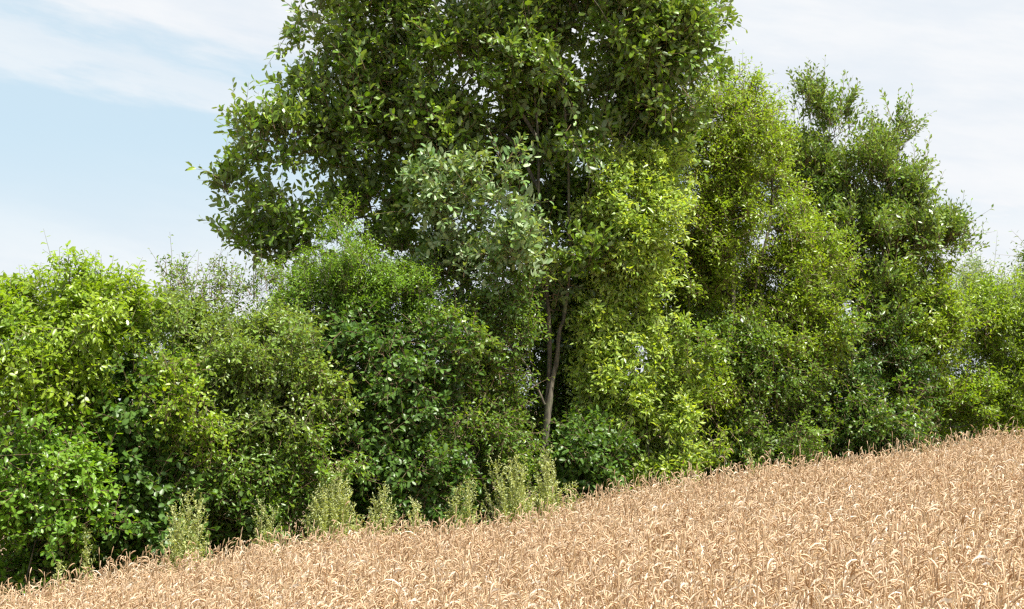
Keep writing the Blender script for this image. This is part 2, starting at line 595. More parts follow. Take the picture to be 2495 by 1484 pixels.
def wheat_template(rng):
    """stalk, nodding ear with staggered spikelets, one or two dry leaves"""
    Vs = []; Qs = []; As = []; n0 = 0
    H = rng.uniform(0.62, 0.74)
    lean = rng.normal(0, 0.10)
    nod = rng.choice([rng.uniform(0.1, 0.8), rng.uniform(1.2, 2.2), rng.uniform(2.0, 3.2)], p=[0.16, 0.38, 0.46])
    neck = rng.uniform(0.045, 0.095)
    earL = rng.uniform(0.045, 0.070)
    # centre line in the xz plane by integrating the angle from the vertical
    th = lean; p = np.array([0.0, 0.0, 0.0]); P = [p.copy()]; kinds = [0]
    z0 = 0.28                                    # the foot of the crop is hidden: start the stalk at the ground, few rings
    for k in range(3):
        th += rng.normal(0, 0.03)
        p = p + (H / 3) * np.array([math.sin(th), 0, math.cos(th)]); P.append(p.copy())
    for k in range(5):
        th += (nod - lean) * 0.5 / 5
        p = p + (neck / 5) * np.array([math.sin(th), 0, math.cos(th)]); P.append(p.copy())
    P = np.array(P)
    tb = Tubes(); tb.sweep(P, np.array([.0022, .002, .0018, .0016, .0014, .0013, .0012, .0012, .0012]), 3)
    V = np.concatenate(tb.V); Q = np.concatenate(tb.Q)
    Vs.append(V); Qs.append(Q); As.append(np.zeros(len(V))); n0 += len(V)
    # ear
    ns = 11
    E = [p.copy()]; TH = [th]
    for k in range(ns):
        th += (nod - lean) * 0.5 / ns
        p = p + (earL / ns) * np.array([math.sin(th), 0, math.cos(th)]); E.append(p.copy()); TH.append(th)
    E = np.array(E); TH = np.array(TH)
    T = np.stack([np.sin(TH), 0 * TH, np.cos(TH)], -1)
    N = np.stack([np.cos(TH), 0 * TH, -np.sin(TH)], -1)
    B = np.tile(np.array([0, 1.0, 0]), (len(E), 1))
    ph = rng.uniform(0, 3.14)
    N2 = N * math.cos(ph) + B * math.sin(ph); B2 = -N * math.sin(ph) + B * math.cos(ph)
    s = np.linspace(0, 1, ns + 1)
    env = np.clip(np.sin(np.pi * np.clip(s * 0.88 + 0.10, 0, 1)), 0, 1) ** 0.6
    wide = 0.0049 * env; thin = 0.0040 * env
    alt = (np.arange(ns + 1) % 2)
    wa = wide * np.where(alt == 1, 1.25, 0.72); wb = wide * np.where(alt == 0, 1.25, 0.72)
    ring = np.stack([E + N2 * wa[:, None], E + B2 * thin[:, None], E - N2 * wb[:, None], E - B2 * thin[:, None]], 1)
    V = ring.reshape(-1, 3)
    i = np.arange(ns)[:, None] * 4; j = np.arange(4)[None]; k = (j + 1) % 4
    Q = np.stack([i + j, i + k, i + 4 + k, i + 4 + j], -1).reshape(-1, 4) + n0
    Vs.append(V); Qs.append(Q); As.append(np.ones(len(V))); n0 += len(V)
    # dry leaves
    for q_ in range(rng.integers(1, 4)):
        z = rng.uniform(0.62, 1.0) * H
        a = rng.uniform(0, 6.28); d = np.array([math.cos(a), math.sin(a), 0])
        L = rng.uniform(0.12, 0.24); m = 6; ang = rng.uniform(0.1, 0.5); pp = np.array([P[2][0] * 0.9, 0, z]); LP = [pp]
        curl = rng.uniform(0.35, 0.75)
        for _ in range(m - 1):
            pp = pp + (L / m) * (d * math.sin(ang) + np.array([0, 0, math.cos(ang)])); ang += curl
            LP.append(pp)
        LP = np.array(LP); Wd = np.array([.0025, .004, .0042, .0038, .0028, .0008]) * rng.uniform(0.8, 1.3)
        sd = np.cross(d, [0, 0, 1.0]); tw = rng.uniform(-0.8, 0.8)
        sdv = np.stack([sd * math.cos(tw * t) + np.array([0, 0, 1]) * math.sin(tw * t) for t in range(m)])
        V, Q = strip(LP, Wd, sdv, None)
        Vs.append(V); Qs.append(Q + n0); As.append(np.full(len(V), 0.5)); n0 += len(V)
    return np.concatenate(Vs), np.concatenate(Qs), np.concatenate(As)


def make_wheat():
    rng = np.random.default_rng(11)
    tmpl = [wheat_template(rng) for _ in range(36)]
    # rows of drilled wheat, jittered; the field is cut where the hedge margin begins
    N = 150000
    y = rng.uniform(3.5, 22, N * 2)
    half = y * 0.345 + 0.8
    x = rng.uniform(-1, 1, len(y)) * 9.0
    ok = (np.abs(x) < half)
    x, y = x[ok], y[ok]
    e = edge_y(x) + 0.10 * np.sin(x * 3.1) + 0.08 * np.sin(x * 7.7 + 1)
    ok = (y < e - rng.exponential(0.05, len(x)))
    x, y = x[ok], y[ok]
    # the visible part only starts where the frame's foot meets the crop
    row_top = 996 + F * (CAMZ - 0.82 - gz(x, y)) / y
    ok = row_top < 1484 + 170
    x, y = x[ok], y[ok]
    dens_keep = rng.random(len(x)) < np.clip(1.15 - 0.0 * y, 0, 1)
    x, y = x[dens_keep], y[dens_keep]
    n = len(x)
    kind = rng.integers(0, len(tmpl), n)
    rot = rng.normal(-0.4, 1.5, n)
    sc = np.clip(rng.normal(1.0, 0.07, n), 0.78, 1.2)
    hgt = sc * (1 + 0.05 * np.sin(x * 1.3 + y * 0.8) + 0.035 * np.sin(x * 4.1 - y * 2.3))
    tall = rng.random(n) < 0.02
    hgt = np.where(tall, hgt * 1.10, hgt)
    hgt = hgt * rng.normal(1.0, 0.045, n)
    rv = np.clip(rng.normal(0.5, 0.28, n), 0, 1)
    lx = rng.normal(0, 0.11, n); ly = rng.normal(0, 0.11, n)
    Vs = []; Qs = []; R = []; Pp = []; off = 0
    for t, (TV, TQ, TA) in enumerate(tmpl):
        s = np.where(kind == t)[0]
        if not len(s): continue
        c, sn = np.cos(rot[s])[:, None], np.sin(rot[s])[:, None]
        X = TV[None, :, 0] * c - TV[None, :, 1] * sn
        Y = TV[None, :, 0] * sn + TV[None, :, 1] * c
        Z = np.repeat(TV[None, :, 2], len(s), 0)
        # widen only across, heights scale
        X = X + Z * lx[s][:, None]; Y = Y + Z * ly[s][:, None]
        Z = Z * hgt[s][:, None]
        V = np.stack([X + x[s][:, None], Y + y[s][:, None], Z + gz(x[s], y[s])[:, None]], -1)
        k = len(TV)
        Q = TQ[None] + (np.arange(len(s)) * k)[:, None, None] + off
        Vs.append(V.reshape(-1, 3)); Qs.append(Q.reshape(-1, 4))
        R.append(np.repeat(rv[s], k)); Pp.append(np.tile(TA, len(s)))
        off += k * len(s)
    o = link_mesh('wheat_field', np.concatenate(Vs), quads=np.concatenate(Qs), mats=[wheat_mat()],
                  attrs={'rnd': np.concatenate(R), 'part': np.concatenate(Pp)})
    o['kind'] = 'stuff'
    o['label'] = 'ripe golden brown wheat with nodding ears filling the slope'
    o['category'] = 'wheat'
    print('wheat stalks', n, 'faces', len(o.data.polygons))


make_wheat()

# ------------------------------------------------------------------ rough grass at the foot of the hedge
def make_margin():
    rng = np.random.default_rng(5)
    n = 13000
    x = rng.uniform(-6.5, 8.5, n)
    y = edge_y(x) + rng.uniform(0.0, 2.6, n)
    h = rng.uniform(0.25, 0.75, n)
    tallg = rng.random(n) < 0.14
    y = np.where(tallg, edge_y(x) + rng.normal(0.0, 0.22, n), y)
    h = np.where(tallg, rng.uniform(0.7, 1.02, n) * (0.85 + 0.15 * np.sin(x * 2.3)), h)
    a = rng.uniform(0, 6.28, n); d = np.stack([np.cos(a), np.sin(a), 0 * a], -1)
    sd = np.stack([-np.sin(a), np.cos(a), 0 * a], -1)
    base = np.stack([x, y, gz(x, y)], -1)
    s = np.array([0, 0.4, 0.75, 1.0]); w = np.array([1, 0.9, 0.6, 0.08]) * 0.006
    P = base[:, None] + (h[:, None] * s)[..., None] * np.array([0, 0, 1.0]) * (1 - 0.25 * s ** 2)[None, :, None] + d[:, None] * (h[:, None] * 0.5 * s ** 2.2)[..., None]
    V = np.stack([P - sd[:, None] * w[None, :, None], P + sd[:, None] * w[None, :, None]], 2).reshape(-1, 3)
    b = (np.arange(n) * 8)[:, None] + (np.arange(3) * 2)[None]
    Q = np.stack([b, b + 1, b + 3, b + 2], -1).reshape(-1, 4)
    r = np.repeat(rng.random(n), 8)
    o = link_mesh('grass', V, quads=Q, mats=[leaf_mat('rough_grass', (0.05, 0.10, 0.02), (0.13, 0.20, 0.05), (0.42, 0.36, 0.16))],
                  attrs={'rnd': r, 'yel': np.repeat(np.clip(rng.normal(0.15, 0.2, n), 0, 1), 8), 'rib': 0 * r})
    o['kind'] = 'stuff'
    o['label'] = 'rough shaded grass under the hedge'
    o['category'] = 'grass'


make_margin()

# ------------------------------------------------------------------ leaf materials of the hedge's plants
L_main = leaf_mat('main_tree_leaf', (0.028, 0.078, 0.010), (0.085, 0.180, 0.024), (0.30, 0.40, 0.025), under=(0.16, 0.22, 0.11), trans=0.36)
L_sallow = leaf_mat('sallow_leaf', (0.045, 0.105, 0.026), (0.11, 0.20, 0.060), (0.30, 0.36, 0.08), under=(0.34, 0.44, 0.25), trans=0.22, rough=0.5)
L_yellow = leaf_mat('yellow_green_leaf', (0.042, 0.105, 0.010), (0.115, 0.21, 0.020), (0.36, 0.43, 0.02), trans=0.42)
L_dog = leaf_mat('dogwood_leaf', (0.036, 0.092, 0.013), (0.11, 0.195, 0.028), (0.31, 0.40, 0.04), trans=0.42, under=(0.17, 0.23, 0.09))
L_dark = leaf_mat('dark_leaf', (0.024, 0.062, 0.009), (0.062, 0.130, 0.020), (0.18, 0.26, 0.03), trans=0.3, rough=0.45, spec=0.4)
L_mid = leaf_mat('mid_green_leaf', (0.044, 0.115, 0.011), (0.105, 0.21, 0.022), (0.26, 0.38, 0.03), trans=0.4)
L_bright = leaf_mat('bright_willow_leaf', (0.060, 0.140, 0.022), (0.20, 0.32, 0.050), (0.52, 0.62, 0.10), trans=0.46, under=(0.36, 0.44, 0.16), rough=0.38)
L_olive = leaf_mat('olive_leaf', (0.036, 0.090, 0.013), (0.095, 0.180, 0.026), (0.28, 0.34, 0.03), trans=0.42)

FINE = dict(leaf=(0.050, 0.016), twigs=13, per=11, big=False, spread=0.8, outw=0.7, up=0.45, twl=1.35, shoots=0.06, shootl=1.6, keep=0.95)


def main_trunk(rng, base, depth):
    def w(X, Y, dd=0.0): return world(X, Y, depth + dd)
    def path(pts, r0, r1, n):
        P = smooth_path([w(*p) for p in pts], n)
        return (P, np.linspace(r0, r1, n))
    b = w(1312, 1425); b[2] = base[2] - 0.03
    tr = smooth_path([b, w(1316, 1250), w(1325, 1100), w(1334, 1010), w(1342, 940), w(1356, 880), w(1362, 810), w(1374, 770), w(1388, 650), w(1386, 520), w(1383, 380), w(1370, 200), w(1350, 0), w(1330, -250)], 60)
    rt = np.interp(np.linspace(0, 1, 60), [0, .06, .25, .34, .5, 1], [.060, .046, .040, .027, .019, .008])
    out = [(tr, rt)]
    L = lambda pts, a, c, n=22: out.append(path(pts, a, c, n))
    L([(1333, 1000, .0), (1338, 900, .04), (1338, 800, .05), (1334, 740, .02), (1326, 620, 0), (1313, 480, -.05), (1310, 330, -.05), (1290, 120, 0), (1260, -200, 0)], .029, .007, 40)
    L([(1326, 985, -.02), (1304, 935, -.1), (1282, 890, -.2), (1235, 830, -.3), (1180, 740, -.3)], .014, .005, 18)
    L([(1372, 775, 0), (1398, 600, .0), (1425, 490, -.05), (1448, 390, -.05), (1462, 300, 0), (1510, 120, .1), (1540, -100, .1)], .015, .005, 30)
    L([(1402, 560, 0), (1440, 470, -.1), (1492, 385, -.1), (1560, 280, .1), (1640, 180, .2)], .010, .005)
    L([(1328, 640, 0), (1300, 540, -.1), (1220, 480, .1), (1050, 480, .3), (880, 530, .3), (740, 530, .2), (620, 490, .1)], .024, .006, 26)
    L([(1312, 460, 0), (1230, 330, .2), (1050, 260, .3), (860, 270, .2), (700, 300, .1)], .022, .006, 26)
    L([(1311, 340, 0), (1200, 180, .1), (1030, 60, .1), (860, 10, .1)], .02, .006, 22)
    L([(1326, 620, 0), (1290, 560, -.3), (1220, 500, -.7), (1160, 440, -.9)], .016, .006, 16)
    return out


# the tall tree: crown lobes (column, row, half width, half height, depth offset, half depth, density)
plant('broadleaf_tree', 'tall spreading tree with dark green crown and slim forked trunk rising behind the wheat', 'tree', 1322, [
    (1250, -160, 430, 230, 0.2, 1.3),
    (885, 35, 215, 135, 0.1, 0.9),
    (1130, 150, 230, 160, 0.0, 0.9),
    (1420, 60, 260, 190, 0.0, 1.0),
    (1590, 60, 150, 170, 0.2, 0.8),
    (1640, 170, 110, 130, 0.0, 0.6),
    (860, 250, 150, 110, 0.1, 0.7),
    (700, 345, 130, 55, -0.1, 0.5),
    (900, 330, 170, 70, 0.2, 0.6),
    (1040, 350, 130, 110, 0.3, 0.6),
    (680, 505, 115, 32, 0.1, 0.35, 0.7),
    (560, 455, 45, 22, 0.0, 0.2, 0.8),
    (770, 560, 130, 55, 0.2, 0.5, 0.9),
    (930, 500, 100, 80, 0.4, 0.5),
    (1460, 260, 130, 120, 0.4, 0.6),
    (1560, 330, 110, 80, 0.5, 0.5),
    (1250, 330, 130, 70, 0.5, 0.5),
    (1340, 400, 170, 130, 0.9, 0.5, 1.1),
    (1390, 540, 120, 90, 0.9, 0.4, 1.1),
    (1320, 640, 110, 80, 0.8, 0.35, 1.1),
    (1380, 760, 100, 70, 0.8, 0.35, 1.0),
    (1010, 610, 110, 60, 0.1, 0.4),
    (1100, 350, 90, 60, -0.2, 0.35, 0.8),
    (1040, 300, 90, 60, -0.3, 0.4, 0.8),
    (1400, 700, 110, 90, 0.7, 0.4, 0.9),
    (1290, 560, 50, 70, -0.15, 0.3, 0.4),
    (1440, 640, 60, 100, -0.10, 0.3, 0.25),
    (1410, 350, 110, 50, -0.2, 0.3, 0.25),
    (1350, 700, 50, 50, -0.12, 0.2, 0.4),
    (620, 590, 60, 30, 0.2, 0.3, 0.8),
    (1715, 130, 65, 90, 0.0, 0.4, 0.9),
], dict(leaf=(0.095, 0.043), twigs=11, per=9, spread=0.7, outw=0.75, up=0.50, twl=1.35, shoots=0.06, face_rnd=0.65, flip=0.14, yel=0.30, droop=0.0, fwd=1.0, odd=0.02),
    [L_main, M_twig], dz=1.0, seed=1, trunk=main_trunk, R=0.225, stem_r=0.04, wood=M_bark)

plant('sallow_shrub', 'silvery grey green sallow with large pale leaves in front of the tall tree', 'shrub', 1190, [
    (1150, 530, 120, 105, -0.4, 0.5, 0.8),
    (1235, 450, 60, 115, -0.8, 0.35),
    (1075, 450, 75, 70, -0.5, 0.35),
    (1250, 600, 40, 50, -0.8, 0.3),
    (1120, 680, 130, 90, 0.0, 0.5, 0.8),
], dict(leaf=(0.092, 0.036), twigs=10, per=8, spread=0.75, outw=0.6, up=0.5, face_rnd=0.9, flip=0.3, yel=0.12, odd=0.03, droop=-0.05),
    [L_sallow, M_twig], dz=1.15, seed=2, stems=3, R=0.19, stem_r=0.018, stem_h=0.62, bx=1170)

plant('dogwood_shrub', 'yellow green rounded shrub at the left edge of the hedge', 'shrub', 120, [
    (150, 800, 190, 130, 0.1, 0.8),
    (30, 860, 150, 170, 0.0, 0.8),
    (260, 770, 110, 90, 0.2, 0.6),
    (110, 960, 170, 110, -0.1, 0.7),
    (-80, 780, 120, 90, 0.2, 0.6),
    (100, 740, 130, 50, 0.3, 0.5),
], dict(leaf=(0.066, 0.029), twigs=12, per=9, spread=0.8, outw=0.7, up=0.3, shoots=0.05, shootl=1.45, yel=0.42, droop=-0.45, bend=-0.12, face_rnd=0.45, odd=0.02),
    [L_yellow, M_twig_green], dz=0.9, seed=3, stems=5, R=0.18)

plant('bramble_thicket', 'mid green leafy thicket low down at the left edge above the wheat', 'shrub', 60, [
    (60, 1150, 170, 170, 0.0, 0.5),
    (-60, 1250, 120, 170, 0.0, 0.5),
    (160, 1220, 120, 130, -0.15, 0.4),
    (60, 1360, 160, 90, 0.0, 0.4),
    (-20, 1400, 120, 90, 0.3, 0.4, 1.4),
    (-60, 1330, 120, 100, 0.5, 0.4, 1.4),
], dict(leaf=(0.064, 0.034), twigs=11, per=8, spread=0.9, outw=0.7, up=0.25, yel=0.16, droop=-0.3, face_rnd=0.5, odd=0.03),
    [L_mid, M_twig], dz=0.5, seed=4, stems=4, R=0.18)

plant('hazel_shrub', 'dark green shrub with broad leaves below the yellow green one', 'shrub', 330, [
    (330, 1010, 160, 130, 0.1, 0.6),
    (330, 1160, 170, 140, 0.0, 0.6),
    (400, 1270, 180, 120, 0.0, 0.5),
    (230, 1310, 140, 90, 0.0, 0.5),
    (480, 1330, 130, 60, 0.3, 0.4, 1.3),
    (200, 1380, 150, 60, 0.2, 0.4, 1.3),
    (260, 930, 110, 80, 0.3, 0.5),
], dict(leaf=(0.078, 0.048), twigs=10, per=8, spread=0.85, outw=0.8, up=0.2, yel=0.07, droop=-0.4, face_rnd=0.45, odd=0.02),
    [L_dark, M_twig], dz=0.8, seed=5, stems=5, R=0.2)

plant('dogwood_shrub', 'olive shrub with russet tipped twigs between the left and the dark shrubs', 'shrub', 560, [
    (520, 860, 170, 95, 0.2, 0.7),
    (640, 880, 140, 110, 0.1, 0.6),
    (560, 960, 200, 120, 0.0, 0.6),
    (450, 810, 100, 70, 0.4, 0.5, 1.2),
    (370, 840, 90, 110, 0.5, 0.5, 1.2),
    (640, 790, 120, 60, 0.6, 0.4),
    (700, 1000, 110, 100, 0.0, 0.5),
], dict(leaf=(0.052, 0.022), twigs=13, per=9, spread=0.85, outw=0.7, up=0.35, shoots=0.06, shootl=1.4, yel=0.28, droop=-0.3, face_rnd=0.6, odd=0.07),
    [L_dog, M_twig_green], dz=0.8, seed=6, stems=5, R=0.17)

plant('blackthorn_shrub', 'thin airy shoots with sky showing through, beside the fine leaved bush', 'shrub', 520, [
    (490, 710, 100, 65, 0.0, 0.35, 0.8),
    (600, 690, 60, 50, 0.1, 0.3, 0.55),
    (640, 740, 70, 45, 0.0, 0.3, 0.8),
    (440, 680, 50, 35, 0.0, 0.2, 0.4),
], dict(leaf=(0.045, 0.018), twigs=7, per=8, spread=0.7, outw=0.4, up=0.9, twl=1.6, shoots=0.15, yel=0.15, droop=-0.3, face_rnd=0.7, big=False),
    [L_dog, M_twig], dz=1.7, seed=7, stems=5, R=0.15, stem_h=0.85, stem_r=0.014)

plant('spindle_shrub', 'greyish green upright shrub low down left of the tall weeds', 'shrub', 620, [
    (590, 1120, 130, 110, 0.0, 0.5),
    (560, 1250, 110, 100, -0.1, 0.4),
    (680, 1200, 120, 130, 0.1, 0.5),
    (620, 1300, 130, 70, 0.3, 0.4, 1.3),
    (790, 1130, 110, 100, 0.1, 0.5),
], dict(leaf=(0.058, 0.023), twigs=11, per=8, spread=0.8, outw=0.7, up=0.3, yel=0.14, droop=-0.3, face_rnd=0.6, odd=0.03),
    [L_olive, M_twig], dz=0.6, seed=8, stems=5, R=0.17)

plant('privet_bush', 'dense fine leaved green bush filling in under the left of the tall crown', 'shrub', 810, [
    (800, 720, 140, 80, 0.0, 0.6),
    (890, 712, 110, 80, 0.1, 0.6),
    (760, 790, 130, 90, 0.0, 0.6),
    (980, 740, 110, 110, 0.1, 0.5),
    (828, 570, 30, 55, 0.0, 0.2, 0.8),
], dict(FINE, leaf=(0.040, 0.014), twigs=15, per=13, yel=0.30, spread=0.6, up=0.7),
    [L_mid, M_twig_green], dz=1.3, seed=9, stems=5, R=0.16)

plant('alder_shrub', 'deep green shrub of layered broad leaves left of the slim trunk', 'shrub', 930, [
    (880, 860, 150, 120, 0.1, 0.6),
    (960, 960, 140, 140, 0.0, 0.6),
    (900, 1080, 170, 130, 0.0, 0.6),
    (980, 1180, 150, 130, 0.0, 0.6),
    (1060, 880, 80, 110, 0.1, 0.5),
    (830, 1220, 120, 110, 0.1, 0.5),
], dict(leaf=(0.070, 0.036), twigs=10, per=8, spread=0.85, outw=0.75, up=0.25, yel=0.04, droop=-0.35, face_rnd=0.5, odd=0.01),
    [L_dark, M_twig], dz=0.8, seed=10, stems=5, R=0.19)

plant('elder_shrub', 'shaded fine leaved undergrowth shrub just left of the slim trunk', 'shrub', 1180, [
    (1160, 800, 130, 110, 0.2, 0.5),
    (1190, 950, 90, 110, 0.0, 0.4),
    (1170, 1080, 130, 130, 0.0, 0.5),
    (1215, 1180, 85, 110, 0.0, 0.4),
    (1230, 820, 70, 90, 0.0, 0.3),
    (1240, 700, 60, 70, 0.0, 0.3),
    (1110, 1200, 80, 90, 0.0, 0.4),
], dict(leaf=(0.050, 0.020), twigs=12, per=9, spread=0.85, outw=0.6, up=0.3, yel=0.12, droop=-0.25, face_rnd=0.7, odd=0.03, big=False),
    [L_olive, M_twig], dz=0.85, seed=12, stems=5, R=0.17)

plant('elder_shrub', 'dim green shrub behind the fork of the slim trunk', 'shrub', 1380, [
    (1400, 850, 110, 120, 0.0, 0.5),
    (1330, 1020, 120, 150, 0.1, 0.4),
    (1420, 1080, 130, 140, -0.1, 0.5),
    (1320, 880, 80, 130, 0.2, 0.4),
], dict(leaf=(0.050, 0.022), twigs=12, per=9, spread=0.85, outw=0.6, up=0.3, yel=0.12, droop=-0.25, face_rnd=0.7, odd=0.03, big=False),
    [L_olive, M_twig], dz=2.0, seed=13, stems=5, R=0.17)

plant('willow_shrub', 'bright yellow green willow lit by the sun right of the slim trunk', 'shrub', 1560, [
    (1530, 540, 110, 120, -0.3, 0.45, 1.35),
    (1560, 720, 95, 130, 0.0, 0.45),
    (1480, 680, 60, 120, 0.2, 0.35),
    (1560, 880, 80, 120, 0.0, 0.45),
    (1560, 1030, 105, 110, 0.0, 0.45),
    (1600, 1120, 75, 70, -0.1, 0.35),
    (1465, 800, 60, 120, -0.2, 0.3),
    (1480, 970, 75, 90, -0.25, 0.3),
    (1630, 990, 50, 90, -0.1, 0.3),
    (1610, 450, 70, 90, -0.2, 0.35, 0.7),
    (1450, 600, 50, 100, 0.35, 0.3, 0.6),
    (1450, 860, 60, 110, 0.3, 0.3, 0.6),
    (1515, 600, 55, 110, -0.4, 0.3, 0.8),
    (1530, 450, 70, 80, -0.4, 0.3, 0.8),
], dict(leaf=(0.072, 0.025), twigs=13, per=10, spread=0.8, outw=0.7, up=0.35, yel=0.30, droop=-0.3, face_rnd=0.8, flip=0.2, odd=0.08, big=False),
    [L_bright, M_twig_green], dz=0.8, seed=14, stems=5, R=0.17)

plant('hazel_shrub', 'dark broad leaved shrub right of the trunk where the wheat edge begins to climb', 'shrub', 1470, [
    (1440, 1110, 90, 90, 0.0, 0.4),
    (1500, 1150, 110, 80, -0.1, 0.4),
    (1440, 1210, 80, 60, 0.0, 0.3),
], dict(leaf=(0.072, 0.036), twigs=10, per=8, spread=0.85, outw=0.75, up=0.25, yel=0.12, droop=-0.35, face_rnd=0.5, odd=0.03),
    [L_dark, M_twig], dz=0.45, seed=15, stems=3, R=0.17)

plant('spindle_shrub', 'low yellowish shrub right of the bright willow', 'shrub', 1710, [
    (1700, 1010, 75, 90, 0.0, 0.4),
    (1690, 1100, 80, 60, 0.0, 0.35),
    (1730, 950, 60, 50, 0.1, 0.3),
], dict(leaf=(0.050, 0.020), twigs=12, per=9, spread=0.85, outw=0.65, up=0.4, yel=0.42, droop=-0.2, face_rnd=0.65, odd=0.05, big=False),
    [L_yellow, M_twig], dz=0.6, seed=16, stems=3, R=0.16)


def small_trunk(*paths):
    def f(rng, base, depth):
        out = []
        for i, (pts, r0, r1) in enumerate(paths):
            P = [world(X, Y, depth + (p[0] if p else 0)) for X, Y, *p in pts]
            if i == 0:
                P[0] = np.array([P[0][0], P[0][1], base[2] - 0.04])
            n = 8 + 4 * len(pts)
            out.append((smooth_path(P, n), np.linspace(r0, r1, n)))
        return out
    return f


plant('birch_tree', 'tall light green fine leaved tree right of the big crown', 'tree', 1790, [
    (1740, 330, 120, 120, 0.1, 0.7, 1.35),
    (1810, 270, 75, 70, 0.1, 0.4),
    (1690, 430, 110, 130, 0.0, 0.6, 1.35),
    (1850, 420, 110, 130, 0.0, 0.7, 1.35),
    (1760, 560, 150, 130, 0.0, 0.7, 1.35),
    (1900, 560, 90, 110, 0.0, 0.6),
    (1780, 720, 150, 120, 0.1, 0.7, 1.35),
    (1900, 700, 110, 110, -0.1, 0.6),
    (1760, 870, 120, 110, 0.1, 0.6, 1.35),
    (1890, 860, 130, 110, 0.0, 0.6, 1.35),
    (1980, 640, 80, 130, 0.0, 0.5),
    (1970, 790, 90, 110, -0.1, 0.5),
    (1655, 560, 90, 150, 0.2, 0.5, 1.7),
    (1660, 760, 90, 130, 0.3, 0.5, 1.5),
], dict(FINE, leaf=(0.052, 0.019), yel=0.42, twigs=13, per=10, face_rnd=0.65, odd=0.03),
    [L_yellow, M_twig], dz=1.15, seed=17, R=0.19, stem_r=0.03,
    trunk=small_trunk(([(1790, 1300), (1795, 1000), (1785, 700), (1775, 450), (1760, 250)], .05, .01),
                      ([(1790, 900), (1840, 700), (1880, 500), (1870, 350)], .026, .008)))

plant('thorn_shrub', 'shaded green shrub under the light green tree', 'shrub', 1850, [
    (1830, 1000, 130, 100, 0.0, 0.5, 1.35),
    (1840, 890, 150, 90, -0.1, 0.45, 1.1),
    (1720, 850, 70, 100, 0.0, 0.4),
    (1770, 1090, 80, 70, 0.0, 0.4),
    (1900, 1060, 110, 90, -0.1, 0.5),
    (1820, 1130, 120, 60, -0.1, 0.4),
], dict(FINE, leaf=(0.050, 0.021), yel=0.12, twigs=12, per=10, face_rnd=0.6, up=0.2),
    [L_olive, M_twig], dz=0.7, seed=18, stems=4, R=0.17)

plant('aspen_tree', 'dark green tree with upright leafy shoots standing against the sky on the right', 'tree', 2080, [
    (1990, 350, 75, 75, 0.0, 0.5),
    (1990, 255, 36, 60, 0.0, 0.2, 0.9),
    (2050, 300, 35, 45, 0.0, 0.2, 0.9),
    (2180, 335, 38, 40, 0.0, 0.2, 0.8),
    (1935, 345, 62, 80, 0.0, 0.35, 1.4),
    (2335, 540, 28, 45, 0.0, 0.2, 0.8),
    (1960, 420, 85, 110, 0.1, 0.5),
    (2095, 420, 110, 85, 0.0, 0.6),
    (2180, 480, 80, 85, 0.0, 0.4, 1.1),
    (2060, 560, 140, 120, 0.0, 0.7),
    (2200, 590, 125, 80, 0.0, 0.6, 1.25),
    (2285, 580, 68, 55, 0.0, 0.4, 1.1),
    (2080, 720, 150, 130, 0.0, 0.7),
    (2210, 810, 100, 90, 0.1, 0.5, 1.2),
    (2200, 720, 110, 90, 0.1, 0.6),
    (2100, 880, 140, 110, 0.0, 0.6),
], dict(leaf=(0.064, 0.026), twigs=12, per=10, spread=0.6, outw=0.55, up=0.75, twl=1.5, shoots=0.12, shootl=1.35, yel=0.30, face_rnd=0.65, droop=0.0, fwd=1.1, big=False),
    [L_main, M_twig], dz=1.5, seed=19, R=0.18, stem_r=0.03,
    trunk=small_trunk(([(2060, 1250), (2075, 1000), (2080, 760), (2060, 560), (2020, 350)], .05, .01),
                      ([(2078, 850), (2140, 650), (2180, 500), (2140, 380)], .026, .008),
                      ([(2120, 700), (2200, 640), (2300, 590)], .016, .006)))

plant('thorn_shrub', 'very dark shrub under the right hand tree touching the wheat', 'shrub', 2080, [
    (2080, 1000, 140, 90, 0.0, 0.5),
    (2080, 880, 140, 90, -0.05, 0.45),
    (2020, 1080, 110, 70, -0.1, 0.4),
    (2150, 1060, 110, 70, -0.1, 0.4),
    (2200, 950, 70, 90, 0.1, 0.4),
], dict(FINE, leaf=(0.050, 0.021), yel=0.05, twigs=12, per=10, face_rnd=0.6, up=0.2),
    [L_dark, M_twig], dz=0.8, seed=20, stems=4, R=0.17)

plant('maple_shrub', 'yellow green shrub with a few orange leaves right of the dark tree', 'shrub', 2290, [
    (2250, 760, 100, 110, -0.2, 0.5),
    (2330, 850, 100, 110, 0.0, 0.5),
    (2225, 900, 80, 90, -0.2, 0.4),
    (2300, 980, 120, 80, 0.0, 0.5),
    (2260, 660, 50, 50, 0.1, 0.3, 0.8),
], dict(FINE, leaf=(0.056, 0.024), yel=0.40, twigs=12, per=9, face_rnd=0.6, odd=0.05),
    [L_yellow, M_twig], dz=0.9, seed=21, stems=4, R=0.18)

plant('willow_shrub', 'fresh green shrub at the right edge above the wheat', 'shrub', 2440, [
    (2420, 800, 110, 110, 0.0, 0.5),
    (2500, 880, 110, 130, 0.0, 0.5),
    (2420, 940, 100, 90, -0.1, 0.5),
    (2520, 760, 80, 90, 0.1, 0.4),
    (2440, 1010, 110, 55, -0.1, 0.4),
], dict(FINE, leaf=(0.060, 0.020), yel=0.36, twigs=12, per=9, face_rnd=0.6, up=0.5),
    [L_yellow, M_twig_green], dz=0.8, seed=22, stems=4, R=0.18)

